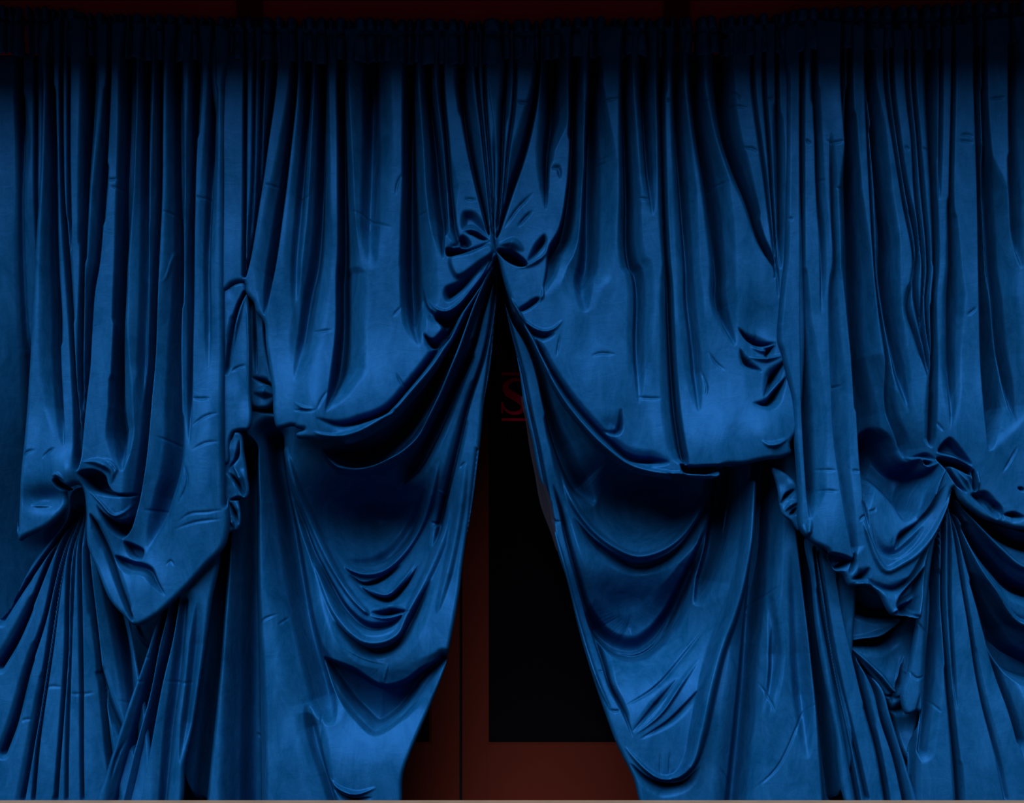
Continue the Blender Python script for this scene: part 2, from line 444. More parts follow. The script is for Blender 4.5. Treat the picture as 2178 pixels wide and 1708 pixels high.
# rod carrying the headings
bm = bmesh.new()
def rod_y(px): return 78-0.0000300*(px-1130)**2+0.0
prev = None; rr = 0.012
for q in range(60):
    px = -150+q*(2480/59); c = Vector(((px-CX)*PX, 0.035, (CZ0-rod_y(px))*PX))
    ring = [bm.verts.new(c+Vector((0, rr*math.cos(a), rr*math.sin(a)))) for a in [k*math.pi/6 for k in range(12)]]
    if prev:
        for k in range(12): bm.faces.new((prev[k], prev[(k+1) % 12], ring[(k+1) % 12], ring[k]))
    prev = ring
tag(build('curtain_rod', bm, M_BLACK, smooth=True), 'black rod behind the gathered tops of the blue curtains', 'rod')

# ---------------------------------------------------------------- the four curtains
def heading(parent, xa, xb, seed, gathers, dep=4):
    """Shirred heading sleeve over the rod, ruffled along its top."""
    rs = np.random.RandomState(seed); pts = []
    x = xa
    while x < xb:
        pts.append('o%.1f,%.1f' % (x, top_y(x)+rs.uniform(-0.5, 2.0))); x += rs.uniform(7, 15)
    pts.append('o%.1f,%.1f' % (xb, top_y(xb)))
    low = []
    x = xb
    while x > xa:
        low.append('o%.1f,%.1f' % (x, gathers(x)+rs.uniform(-5, 6))); x -= rs.uniform(14, 26)
    low.append('o%.1f,%.1f' % (xa, gathers(xa)))
    s = Sheet(' '.join(pts+low), 2.0, 2.4, dep, ruffle=True)
    x = xa+rs.uniform(4, 12)
    while x < xb:
        t = top_y(x); g = gathers(x); w = rs.uniform(9, 18)
        sk = rs.uniform(-7, 7)
        s.V(rs.uniform(9, 20), 'o%.1f,%.1f,%.1f,%.1f o%.1f,%.1f,%.1f,%.1f,%.2f o%.1f,%.1f' %
            (x, t-4, w*.5, w*.5, x+sk*.5, (t+g)/2, w*.45, w*.6, rs.uniform(.5, 1), x+sk, g+4), (0, 0))
        x += rs.uniform(13, 30)
    s.V(7, ' '.join('o%.1f,%.1f,7,7' % (q, top_y(q)+30+rs.uniform(-3, 3)) for q in np.arange(xa-10, xb+20, 30)), (0, 0))
    s.noise(3.0, 14, 30, seed)
    return s.mesh('heading', VELVET, parent, rim=(6, 4))

# ================= curtain A: outermost left
A = empty('velvet_curtain', ((240-CX)*PX, 0, 0))
tag(A, 'far left blue velvet curtain, knotted low with a fan of pleats below the knot', 'curtain')
s = Sheet('o-180,40 o200,40 o410,40 o420,400 o420,900 o420,1400 o400,1790 o-180,1790', 2.4, 4, -70)
s.V(30, 'a72,60,18,12 a72,512,20,14 a72,800,16,30,.5 a70,1139,15,20,.3 a62,1594,20,30,.3 d60,500,20,30,.3', (0, 0))
s.V(26, 'a166,100,8,8 a166,512 a165,1139 a166,1594 d165,300 d168,700', (0, .1))
s.V(34, 'a238,60,14,14 a238,512,16,14 a224,1139,14,14 a198,1594,14,10 d170,500', (0, 0))
s.V(40, 'd165,500,24,40 d130,900,50,60 d115,1300,50,60 g80,250,60,80', (0, 0))
s.W(-6, 'd60,600,15,15 d75,850,6,10 d55,1100,5,12 d5,1400')
s.W(-5, 'd0,1250,8,8 d60,1240 d90,1300')
s.B(-90, 'g850,800,560,1000'); s.B(-120, 'o20,1180,130,260'); s.V(14, 'd70,300,20,30 d60,700,20,30 d40,1100,20,30 g20,200,20,30')
s.W(14, 'g560,640,20,20 g620,820,14,20 g760,940'); s.W(10, 'g680,820,12,12 g760,830,12,12 g830,860')
s.noise(2.5, 60, 130, 1)
_f = np.clip((s.Y-350)/700, 0, 1); s.H -= np.clip((s.X+80)/170, 0, 1)*170*_f*_f*(3-2*_f)
s.mesh('back_fold', VELVET, A, rim=(10, 0))

s = Sheet('a252,150 a252,512 a233,1139 a205,1594 d178,569 d158,850 d140,1139 d120,1400 d103,1650 g91,150 g90,235 g104,262 g140,240 g200,212 g262,182 g330,125 '
          'g368,60 d402,1402 d440,1380 d480,1370 g470,90 g468,200 g472,285 g530,430 g600,590 g670,670 g740,730 g840,690 g1010,540 g1130,410 g1240,290 g1264,180 '
          'g1258,20 d1370,1500 d1362,1250 d1358,1139 d1355,569 a1355,1594 a1357,1139 a1364,512 a1370,150', 1.8, 2.6, 4)
s.V(45, 'a310,60,12,12 a310,512,18,14 a318,1139,28,20 a325,1594,38,20 d345,350,50,18 d355,600,55,12,.8 d375,900,50,10,.5 d400,1150,40,10,.1')
s.V(42, 'a375,60,12,10 a372,512,10,10 a380,1139,10,12 a405,1594,8,18 d430,400,6,14 d447,700,6,14 d462,950,6,12 d470,1200,6,14 d478,1290', (0, .02))
s.V(26, 'a418,60,10,5 a418,512,9,6 a420,1139,8,6 a430,1594,8,6')
s.V(50, 'a545,60,25,22 a543,512,26,26 a515,1139,20,18 a497,1594,12,14 d488,300,9,12 d482,600,8,8 d476,1000,8,8', (0, .1))
s.V(55, 'a660,60,10,8 a658,512,14,8 a622,1139,30,16 a590,1594,30,12 d560,200,34,12 d545,400,40,12 d530,650,36,14 d505,900,28,14 d485,1150,16,14 d478,1290', (0, .03))
s.V(55, 'a778,60,28,24 a778,512,28,26 a755,1139,24,28 a730,1594,18,24 d708,400,14,30 d692,700,14,50,.9 d690,900,16,60,.8 d708,1080,34,64,.9 d725,1200,34,60,.7 d745,1290,30,30,.2')
s.V(32, 'a882,60,24,24 a882,512,24,22,1 a880,1139,38,16,.7 a885,1594,50,12,.45 d860,569,40,20,.35 d850,900,40,20,.1')
s.V(44, 'a975,60,22,18 a975,512,22,10 a970,1139,34,8 a950,1594,36,6 d925,569,50,6 d903,850,50,6 d880,1139,50,6 d855,1320,50,6 d820,1500,44,6 d780,1620,36,6 d720,1700,25,6,.5')
s.V(24, 'a1075,60,20,16 a1075,512,30,18 a1080,1139,34,24 a1085,1594,45,18 d1085,569,90,10 d1090,900,110,12 d1085,1139,110,20 d1060,1300,110,25 d1010,1450,100,30 d960,1600,90,40,.7 g800,330,60,40,.2')
s.V(42, 'a1185,60,20,20 a1185,512,20,20 a1172,1139,30,8 a1163,1594,44,5,.85 d1160,400,34,5,.6 d1157,900,24,5,.3 d1155,1139,15,5,.1')
s.V(28, 'a1290,60,14,12 a1290,512,16,14 a1278,900,22,20 a1270,1139,26,22,.6 a1255,1594,30,25,.4 d1260,300,30,25,.25 d1265,700,30,25,.05')
# knot
s.P(55, 'p425,475 p458,452 p500,490 p548,528 p528,552 p480,542 p440,512', 4)
s.R(12, 'p420,440,12,12 p470,430,16,16 p520,480,10,10'); s.B(-30, 'p370,610,150,80'); s.W(9, 'p240,665,10,20 p330,668,10,26 p410,670')
s.P(95, 'p618,415 p690,383 p770,395 p825,440 p842,500 p885,560 p980,572 p1036,568 p1030,585 p900,598 p760,575 p690,545 p640,470', 9)
s.R(18, 'p640,330,10,10 p760,330,40,40 p880,400,40,30 p860,500'); s.W(9, 'p800,300,6,14 p860,330 p910,390,6,14 p880,440')
s.R(14, 'p690,545,8,8 p790,650,16,16 p890,745,14,14 p960,720,14,14 p1040,610')
s.P(95, 'p745,655 p800,715 p880,768 p950,770 p1045,735 p1030,800 p1000,860 p930,915 p850,870 p780,760', 12)
s.P(40, 'p935,942 p1050,970 p1110,1010 p1085,1090 p1000,1075 p950,1010', 9)
s.P(38, 'p865,1050 p1000,1080 p1180,1140 p1240,1260 p1285,1362 p1180,1290 p1110,1215 p980,1195 p890,1130', 12)
s.B(24, 'p560,400,90,120')
s.V(30, 'g495,110,12,14 g555,260,14,18 g620,430,10,22 g680,580,8,18 g735,705,6,8', (0.1, .05))
s.B(-35, 'g700,300,170,150'); s.B(22, 'd1250,1350,160,500'); s.B(18, 'd260,1300,190,260')
for c in ('g978,162 g1060,112 g1150,104 g1250,88', 'g960,200 g1080,160 g1240,140', 'd1165,1168 d1250,1122 d1345,1110', 'd1165,1020 d1250,960 d1335,935', 'a1375,1068 a1440,1085 a1510,1110',
          'd930,1070 d1010,1100 d1090,1140', 'd1165,847 d1220,852 d1280,848', 'd265,1215 d310,1170 d350,1150', 'd135,1225 d170,1175 d225,1160', 'a1180,1190 a1230,1200 a1290,1190', 'd860,1520 d940,1525 d1000,1532',
          'd1120,1240 d1145,1350 d1080,1500', 'g915,400 g940,370 g965,400', 'a640,1080 a680,1090 a720,1080', 'a985,1280 a1040,1290 a1100,1310', 'a670,1130 a720,1140 a760,1136'):
    s.W(-4.5, ' '.join(p+(',7,7' if q == 0 else '') for q, p in enumerate(c.split())))
s.W(5, 'a1085,1440,5,5 a1040,1550 a990,1700 d965,150')
s.noise(2.6, 46, 150, 2)
s.mesh('gathered_drop', VELVET, A, rim=(11, 22))

s = Sheet('d380,1400 d440,1372 d520,1395 g520,100 g570,300 g630,620 g700,1000 g760,1200 g760,1790 g-120,1790 g-120,800 g0,640 g130,400 g300,150', 1.8, 3, -50)
for a, c in ((36, 'g345,80,6,6 g255,320,10,10 g160,560,12,12 g60,800,25,16 g-40,960,25,20'), (36, 'g350,80,6,6 g285,360,8,8 g215,680,10,10 g120,980,16,14 g40,1280,20,20 g-20,1440'),
             (36, 'g360,80,5,5 g290,440,8,8 g225,900,10,8 g165,1300,20,12 g95,1700,22,12'), (34, 'g368,80,4,4 g308,420,6,5 g247,900,8,5 g192,1300,9,5 g155,1700,11,5'),
             (36, 'g380,80,4,4 g345,420,6,6 g332,900,7,7 g310,1300,9,9 g283,1700,13,8'), (22, 'g386,80,4,4 g370,420,5,5 g350,1000,6,6 g340,1700'),
             (30, 'g398,60,4,4 g405,420,5,5 g415,1000,6,6 g427,1700,8,6'), (44, 'g430,60,8,8 g452,420,16,12 g497,900,10,12 g540,1300,10,14 g590,1700,12,24'),
             (34, 'g450,60,8,8 g530,420,14,22 g600,800,20,34 g650,1100,20,40,.7 g690,1400,.4'.replace('g690,1400,.4', 'g690,1400,20,40,.4')),
             (22, 'g500,1000,12,24 g560,1200,14,24 g640,1380,12,20'), (26, 'g380,60,4,4 g240,300,8,10 g90,520,14,14 g-30,700,20,20')):
    s.V(a, c, (0, 0))
s.B(-70, 'g650,800,150,700'); s.B(-50, 'g400,100,200,140'); s.B(8, 'g250,1500,330,500')
for c in ('g340,1110 g420,1115 g500,1105', 'g80,1270 g110,1255 g150,1255', 'g200,1080 g260,1070 g320,1075', 'g600,1155 g640,1170 g690,1190'):
    s.W(-4, ' '.join(p+(',6,6' if q == 0 else '') for q, p in enumerate(c.split())))
s.noise(2.0, 40, 150, 3)
s.mesh('pleated_fan', VELVET, A, rim=(10, 16))

s = Sheet('g880,560 g845,690 g770,930 g700,1130 g620,1370 g560,1560 g500,1790 g955,1790 g1005,1480 g1050,1230 g1100,930 g1150,600 g1185,320 g1000,420', 1.8, 3, -30)
s.V(46, 'g905,560,16,5 g893,650,18,5 g850,830,26,5 g785,1130,40,5 g715,1400,44,5 g625,1790,44,5', (0, 0))
s.V(46, 'g975,480,14,5 g960,580,20,5 g925,800,36,5 g868,1060,46,5 g815,1330,50,5 g735,1790,55,5', (0, 0))
s.V(9, 'g995,600,30,35 g960,1000,40,40 g915,1350,40,40 g875,1790,30,30', (0, 0))
s.V(12, 'g680,1350,10,6 g630,1450,12,6 g590,1600'); s.V(6, 'g1080,600,30,50 g1040,1000,30,50 g980,1500')
for c in ('g735,1040 g760,1048', 'g775,905 g800,915', 'g890,1035 g960,1050 g1060,1050', 'g770,1120 g800,1130', 'g815,820 g835,825'):
    s.W(-4, ' '.join(p+(',6,6' if q == 0 else '') for q, p in enumerate(c.split())))
s.noise(1.6, 40, 150, 4)
s.mesh('tail', VELVET, A, rim=(9, 22))
heading(A, -180, 484, 11, lambda x: 112+x*0.035)

# ================= curtain B: left of the opening
Bc = empty('velvet_curtain', ((770-CX)*PX, 0, 0))
tag(Bc, 'blue velvet curtain left of the opening, swept in deep swags from the central knot', 'curtain')
s = Sheet('a1330,150 a1330,1000 d1330,100 d1335,200 d1365,185 d1400,152 d1470,140 d1480,200 d1528,262 d1540,312 d1590,378 d1600,500 d1625,670 d1650,830 d1658,960 d1680,1028 d1790,1020 d1800,1030 '
          'd1850,1040 d1795,1062 d1802,1086 d1900,1098 d2078,1108 e80,1205 e170,1185 e250,1140 e335,1085 e430,985 e530,860 e620,710 e710,550 e800,370 e852,262 e872,212 e866,185 b1003,1470 b1001,1000 b1000,150', 1.8, 2.6, -6)
s.V(38, 'a1482,60,12,12 a1482,512,10,10 a1478,1139,7,7 a1472,1660,5,5', (0, 0))
s.V(22, 'a1538,60,8,8 a1538,512,10,8 a1525,1139,8,7 a1490,1600,6,5')
s.V(28, 'a1590,60,12,8 a1585,512,16,8 a1555,1139,14,6 a1490,1600,8,5')
s.V(42, 'a1672,60,16,10 a1655,512,24,8 a1605,900,28,6 a1560,1200,26,5 a1500,1560,14,5 a1475,1660', (0, 0))
s.V(42, 'a1785,60,16,10 a1782,512,18,8 a1745,900,30,6 a1705,1250,50,6 a1660,1594,60,6 d1625,200,50,6 d1598,340,20,6')
s.V(30, 'a1856,60,20,18 a1856,512,20,20 a1835,900,25,25,.6 a1810,1300,35,35,.35 a1790,1594,35,35,.25 d1790,400,40,40,.1')
s.V(30, 'a1946,60,18,18 a1946,512,24,20 a1935,1139,38,30,.8 a1905,1594,45,50,.6 d1870,200,40,60,.5 d1830,500,40,60,.35 d1790,750,40,60,.1')
s.V(46, 'b60,60,14,20 b60,512,14,26 b65,1139,10,44 b60,1594,8,60 e48,300,8,66 e46,600,8,66 e30,800,10,80 e10,950,10,60,.8 e-10,1050,10,30,.3')
s.V(18, 'b250,60,50,60 b250,512,60,60 b245,1000,60,70,.6 b240,1400,60,70,.3 e220,300,60,70,.1')
s.V(52, 'b485,60,18,20 b485,512,20,24 b478,1139,18,55 b478,1594,26,80 e410,310,20,70 e420,450,25,70,.8 e440,600,30,50,.4 e470,700,30,30,.1')
s.V(36, 'b600,60,18,20 b600,512,22,20 b640,900,34,40 b660,1139,44,60 b690,1400,44,25 e590,120,36,8 e590,240,10,8')
s.V(42, 'b685,60,12,12 b686,512,16,10 b715,850,26,10 b738,1139,32,10 b760,1350,40,10 b775,1480,30,8 e612,180,20,6,.6')
s.V(44, 'b800,60,22,24 b800,512,18,32 b830,800,12,40 b880,1050,9,34 b925,1230,8,22 b970,1420,6,8', (0, .03))
s.V(28, 'b895,60,10,10 b895,450,10,10 b930,800,11,9 b960,1100,9,7 b990,1420,5,4', (0, .03))
s.V(28, 'b935,60,10,8 b945,600,9,7 b975,1000,8,6 b998,1420,5,4', (0, .03))
# knot petals
s.P(26, 'q482,235 q575,232 q695,450 q640,425 q555,378 q478,385', 16); s.P(26, 'q500,402 q580,393 q692,462 q640,468 q560,430', 6)
s.P(40, 'q438,445 q490,418 q560,500 q535,530 q455,522', 12); s.R(12, 'q475,388,8,8 q555,382,12,12 q640,430,12,12 q705,472')
s.P(75, 'q352,528 q440,520 q540,530 q705,468 q640,510 q540,547 q400,588 q358,578', 5)
s.P(-20, 'q372,600 q540,550 q700,492 q735,528 q737,570 q640,650 q440,768 q382,690', 9)
s.P(65, 'q655,628 q440,778 q340,825 q328,900 q360,945 q490,872 q600,740 q737,578', 22)
s.P(60, 'q285,1018 q345,1018 q430,988 q520,900 q640,735 q735,600 q690,720 q600,870 q480,1040 q330,1240 q250,1295 q180,1195 q250,1225 q318,1145 q262,1065', 9)
s.W(5, 'q190,900,5,5 q250,1040 q320,1140')
s.V(34, 'e480,380,40,12,.3 e500,480,44,10 e560,540,40,10 e620,545,36,10 e690,500,30,10 e770,390,24,8 e853,235,8,5', (.1, .03))
s.R(12, 'e500,440,14,14 e560,505,14,14 e610,518,13,13 e680,475,13,13 e770,365,10,10 e850,228,6,6')
s.V(34, 'e488,625,12,10 e540,695,24,22 e600,660,24,24 e680,550,18,16,.6 e720,500,10,10,.2')
s.R(26, 'e-80,1150,22,22 e0,1172,24,24 e90,1168,24,24 e180,1142 e260,1095 e340,1042 e430,940 e560,780 e700,525,20,20 e800,345,14,14 e862,225,5,5', (.2, 0))
s.V(22, 'e-60,1080,30,12 e60,1110,24,16 e180,1085,20,16 e300,1030,18,14 e400,920,16,14 e540,740 e690,490,12,12 e800,320,8,8')
s.W(-5, 'e350,840,8,8 e375,890 e415,930'); s.W(-14, 'e230,1065,30,20 e300,1045 e360,1040')
s.W(-7, 'd1785,925,7,7 d1860,930 d1935,928'); s.W(6, 'd1790,880,10,6 d1850,915 d1930,930')
s.B(34, 'd1850,960,260,330'); s.B(28, 'e200,1020,300,300'); s.B(10, 'a1700,1500,140,300')
for c in ('b105,1262 b200,1290 b280,1340 b380,1372', 'd1880,445 d1950,440 d2015,430', 'a1600,1110 a1650,1120 a1700,1125', 'b820,1200 b890,1205', 'b530,1280 b590,1275', 'a1780,1185 a1830,1190 a1875,1182',
          'e330,540 e375,490', 'b400,1180 b415,1100 b450,1040', 'd2000,800 d1960,860 d1930,930'):
    s.W(-4, ' '.join(p+(',7,7' if q == 0 else '') for q, p in enumerate(c.split())))
s.noise(2.6, 46, 150, 5)
s.mesh('gathered_drop', VELVET, Bc, rim=(10, 22))

s = Sheet('d1330,190 d1400,150 d1470,140 d1490,215 d1507,400 d1509,800 d1497,1030 d1450,1034 d1410,1044 d1385,1090 d1365,1240 d1320,1240', 1.6, 2.4, -14)
s.V(26, 'd1475,200,5,6 d1440,270,12,10 d1400,420,16,14 d1375,560,12,16 d1360,700', (0, .1))
s.R(10, 'd1480,210,8,8 d1445,330,14,14 d1425,420,12,12 d1400,560'); s.W(-5, 'd1390,680,8,8 d1440,650 d1490,640')
s.W(8, 'd1490,250,10,10 d1500,500 d1498,800'); s.noise(2.2, 16, 50, 6)
s.mesh('hanging_pleat', VELVET, Bc, rim=(7, 14))
s = Sheet('d1480,220 d1600,300 d1640,450 d1700,800 d1700,835 d1655,835 d1600,884 d1540,892 d1500,880 d1480,600', 1.6, 2.4, -60)
s.V(28, 'd1515,250,8,8 d1520,500,8,10 d1530,680'); s.V(22, 'd1570,300,8,12 d1590,500,8,14 d1620,700')
s.V(34, 'd1500,700,8,20 d1560,722,10,20 d1600,735,8,12 d1655,790,8,8'); s.R(22, 'd1510,790,30,30 d1580,790,44,44 d1650,810,20,20'); s.noise(2, 20, 40, 7)
s.mesh('inner_puff', VELVET, Bc, rim=(9, 18))
s = Sheet('d1320,1090 d1385,1086 d1412,1044 d1445,1052 d1462,1150 d1482,1290 d1488,1440 d1470,1452 d1432,1440 d1446,1530 d1445,1600 d1425,1645 d1400,1646 d1320,1680', 1.5, 2.0, -24)
s.V(30, 'd1372,1270,8,8 d1420,1200,14,10 d1440,1090,12,12'); s.V(34, 'd1372,1290,6,16 d1420,1350,6,18 d1470,1440,5,10')
s.R(18, 'd1400,1240,20,20 d1450,1330,20,20 d1475,1420'); s.V(34, 'd1378,1460,12,12 d1420,1450,12,8 d1465,1455'); s.V(30, 'd1375,1470,6,16 d1405,1540,8,18 d1432,1610')
s.R(14, 'd1385,1560,14,14 d1410,1630,14,14'); s.noise(2.5, 12, 20, 8)
s.mesh('crumpled_edge', VELVET, Bc, rim=(6, 12))

s = Sheet('o420,860 o620,880 o760,900 e300,1000 e560,700 e760,330 e858,232 e874,222 e872,330 e855,520 e832,780 e802,950 e783,1150 e745,1450 e712,1650 h1270,0 h1240,250 h1195,560 h1180,700 h1130,980 h1106,1080 '
          'h1050,1230 h970,1420 h910,1580 h878,1790 h-80,1790 h-80,400', 2.0, 2.2, -80)
s.R(75, 'e-60,1220,16,16 e0,1290,24,24 e40,1318,24,24 e150,1328 e300,1285 e440,1185 e540,1015 e650,775 e760,475,18,18 e860,242,5,5', (.1, 0))
s.V(50, 'e-40,1230,20,20 e100,1245,40,40 e250,1205,40,40 e380,1105,40,36 e480,965,30,26 e600,730,20,18 e720,480,12,12 e858,240,4,4', (.1, 0))
s.V(44, 'e850,300,5,5 e790,500,9,9 e735,700,14,12 e665,850,26,18 e600,1000,40,22 e530,1150,70,26 e450,1290,90,30,.8 e330,1400,90,40,.3', (0, .1))
s.V(34, 'e862,320,4,5 e833,560,6,7 e800,720,9,9 e712,1000,15,11 e640,1300,24,16 e555,1600,26,20 h1110,220,28,18 h1075,400,24,16,.7 h1040,500,16,12,.2', (0, .05))
s.V(20, 'e866,360,4,4 e845,620,6,6 e822,800,8,8 e790,1000', (0, .3))
s.R(16, 'h1215,60,30,30 h1180,300 h1130,560 h1070,800'); s.W(-4, 'h1180,90,8,8 h1215,60')
# stacked swags
s.R(24, 'h595,568,10,10 h640,590,18,18 h700,606,22,22 h790,590,22,22 h880,515,22,22 h960,400,22,22 h1035,230,22,22 h1080,60,22,22', (.05, .2))
s.V(30, 'h600,540,10,40,.3 h700,560,16,60 h790,535,14,60 h870,460,14,60 h950,330,14,50 h1010,180')
s.V(26, 'h620,610,20,8 h690,655,26,7 h760,640,22,8 h880,560,22,10'); s.R(16, 'h660,650,12,12 h740,690,16,16 h820,708,14,14 h890,640,16,16 h960,540')
s.V(28, 'h640,640,20,8 h740,715,24,7 h820,732,28,7 h900,665,24,8 h990,540,16,12,.4')
s.R(24, 'h320,0,24,24,.6 h400,250,26,26 h470,420,24,24 h560,600,20,20 h650,730,18,18 h735,812,14,14', (0, .03))
s.V(28, 'h740,800,8,30 h800,815,8,40 h860,806,8,36 h935,790,5,10'); s.R(14, 'h735,815,10,10 h800,826,12,12 h870,815 h935,795')
s.V(34, 'h330,160,20,20,.5 h420,430,26,18 h520,640,24,20 h620,800,20,30 h720,880,12,44 h800,880,12,40 h870,845,12,26 h930,760,14,14,.4')
s.R(32, 'h400,380,18,18,.5 h450,500,22,22 h520,690,24,24 h580,810,26,26 h650,895,26,26 h720,940,24,24 h800,942,24,24 h875,905,20,20 h925,800,22,22 h1000,650,30,30 h1080,460,34,34 h1130,250,30,30,.5')
s.V(36, 'h560,840,30,10,.4 h640,925,40,9 h720,975,50,8 h800,978,50,8 h880,935,40,8 h950,820,34,14 h1040,640,26,20,.4')
s.P(80, 'h500,1020 h600,1225 h680,1318 h765,1384 h870,1328 h930,1262 h1000,1160 h1095,1030 h1000,1060 h900,1130 h800,1150 h650,1060', 18)
s.V(16, 'h330,700,60,20,.3 h430,900,40,30,.5 h520,1090,10,80 h600,1230,8,140 h680,1325,8,180 h765,1390,8,200 h870,1335,9,180 h930,1268,14,130 h1000,1165,30,70 h1105,1020,24,24,.8', (.1, 0))
s.B(-190, 'h740,290,310,170'); s.B(-150, 'h770,520,330,280'); s.B(-60, 'h800,1200,260,200'); s.B(14, 'h760,1600,420,250')
# vertical folds at its left
s.V(58, 'h140,0,44,34 h140,300,40,30 h140,650,38,32 h145,900,50,36 h150,1300,62,44 h155,1790,72,44', (0, 0))
s.V(50, 'h20,350,20,30 h0,700,30,24 h-20,1000,40,24 h-60,1400,50,24 h-100,1800', (0, 0))
s.V(50, 'h262,-60,50,50 h275,60,50,40 h300,250,44,40,.9 h345,500,60,50,.75 h410,800,70,50,.5 h490,1100,80,60,.4 h560,1350,80,50,.2', (0, .1))
s.V(30, 'h430,1250,40,40,.3 h480,1450,34,34 h530,1600,34,16 h590,1790,34,14', (.2, 0)); s.R(18, 'h545,1600,10,10 h590,1650,14,14 h680,1680,14,14 h780,1650')
s.V(22, 'h560,1650,12,6 h640,1706,16,6 h760,1700,14,8')
s.W(5, 'h828,1045,4,4 h800,1155'); s.W(4, 'h600,960,8,8 h700,1020 h820,1055'); s.W(4, 'h560,1040,8,8 h700,1130 h860,1200'); s.W(-6, 'h780,1140,6,6 h860,1205')
s.W(-4, 'h190,900,6,6 h215,840 h300,800'); s.W(-4, 'h290,860,6,6 h345,820'); s.W(-4, 'h500,1450,6,6 h505,1280'); s.W(-4, 'h140,1410,6,6 h170,1440')
s.noise(2.6, 60, 90, 9)
s.mesh('swagged_skirt', VELVET, Bc, rim=(9, 20))
heading(Bc, 476, 1052, 12, lambda x: 126+(x-476)*0.02)

# ================= curtain C: right of the opening
Cc = empty('velvet_curtain', ((1370-CX)*PX, 0, 0))
tag(Cc, 'blue velvet curtain right of the opening with a narrow sheer lining along its inner edge', 'curtain')
s = Sheet('b1000,150 b1001,1000 b1003,1470 e864,190 e872,225 e885,275 e930,430 e968,515 e1015,600 e1100,790 e1200,985 e1330,1150 e1430,1255 e1540,1335 e1650,1368 e1781,1384 f50,1122 f280,1142 f316,1130 '
          'f322,1086 f440,1070 f560,1045 f640,1035 f690,1012 f684,960 f720,900 f760,600 f760,0 c820,512 c820,150', 1.8, 2.6, -4)
s.V(38, 'b1060,60,14,16 b1060,512,18,20 b1052,800,20,12 b1037,1139,16,8 b1012,1400,7,4', (0, .05))
s.V(22, 'b1130,60,8,8 b1120,600,9,7 b1085,900,9,6 b1055,1200,7,4 b1020,1400')
s.V(48, 'b1272,60,14,14 b1262,512,18,12 b1225,750,34,10 b1175,950,42,8 b1110,1139,40,6 b1050,1320,20,5 b1010,1440,6,4', (0, .03))
s.V(42, 'b1350,60,34,40 b1352,512,40,46 b1345,700,34,54,.8 b1325,900,34,20,.6 b1318,1139,26,6,.7 b1312,1270,15,6,.2')
s.W(-9, 'b1345,1020,20,20 b1385,1010 b1400,1080,12,12'); s.W(-8, 'b1140,1370,14,12 b1200,1300 b1235,1270'); s.W(-7, 'b1060,1380,10,12 b1140,1260 b1240,1160')
s.V(52, 'b1487,60,18,20 b1487,512,20,24 b1475,850,14,36 b1452,1139,10,55 b1400,1400,8,80 e1150,190,10,80,.55 e1134,310,10,64,.35 e1104,440,12,40,.1')
s.V(40, 'b1602,60,18,18 b1602,512,20,28 b1580,800,18,64 b1572,1000,18,84,.75 b1568,1250,36,84,.6 b1560,1594,60,76,.45 e1318,360,60,64,.35 e1330,520,60,60,.2')
s.V(38, 'b1796,60,16,16 b1796,512,18,20 b1805,800,24,26 b1815,1139,28,34 b1835,1594,34,44,.7 e1590,300,28,44,.5 e1600,700,25,40,.3 e1610,1000,25,40,.1')
s.V(35, 'b1912,60,22,24 b1912,512,26,28 b1925,800,24,32,.8 b1935,1000,24,28,.5 b1960,1300,24,28,.25')
s.V(46, 'b2020,60,16,14 b2018,512,18,15 b2035,1139,22,6 b2056,1594,18,5 f62,100,24,5 f70,300,30,6 f85,550,36,6 f105,800,42,6 f130,980,42,6 f150,1078,24,6', (0, .02))
s.V(38, 'c118,60,16,14 c118,512,20,18 c130,850,24,34,.8 c150,1139,28,40,.6 c180,1600,32,34,.4 f160,200,30,40,.4 f190,500,30,40,.3 f210,800,25,30,.2')
s.V(42, 'c228,60,22,20 c228,512,26,24 c255,750,28,34 c300,1050,24,56 c340,1350,27,56,.8 c370,1600,30,44,.7 f320,200,25,44,.6 f360,350,25,40,.5 f400,450,20,30,.3')
s.V(46, 'c370,60,34,38 c378,512,36,38 c420,800,36,36 c485,1000,34,32 c555,1180,28,18 c620,1400,22,10 c700,1640,10,6 f600,100,6,6', (0, .1))
s.V(24, 'c568,60,12,12 c568,512,14,12 c610,850,13,9 c650,1139,11,8 c690,1450,9,7 c715,1650,7,6 f625,200')
s.V(34, 'c635,60,12,12 c635,512,12,12 c660,850,12,10 c680,1139,10,9 c705,1450,9,7 f620,120')
s.V(32, 'c710,60,12,14 c712,512,12,10 c720,850,18,18 c725,1200,18,20 c728,1600,14,20')
# pull towards the hidden knot at right
s.V(36, 'f415,355,10,14 f470,415,12,20 f540,442,12,20 f615,436,8,8'); s.V(28, 'f425,465,12,12 f455,535,16,14 f540,585,10,12')
s.V(34, 'f560,520,12,12 f575,475,18,14 f612,448,10,8'); s.R(14, 'f470,510,14,14 f560,520 f650,500'); s.R(12, 'f480,455,10,10 f560,480 f610,450')
s.V(34, 'f665,525,16,14 f610,600,26,18 f560,700,20,16,.8 f545,720,12,12'); s.V(38, 'f668,610,10,10 f625,680,16,18 f570,750,20,24 f485,752,12,18,.4')
s.R(14, 'f525,950,12,16 f560,975,12,24 f610,972,12,24 f670,935'); s.B(-18, 'f530,350,110,140'); s.B(28, 'f560,930,170,200'); s.B(28, 'f300,1000,260,260')
s.V(44, 'f110,1068,8,8 f156,1086,40,6 f240,1086,50,6 f320,1084,16,6 f440,1076,16,6', (.1, .1))
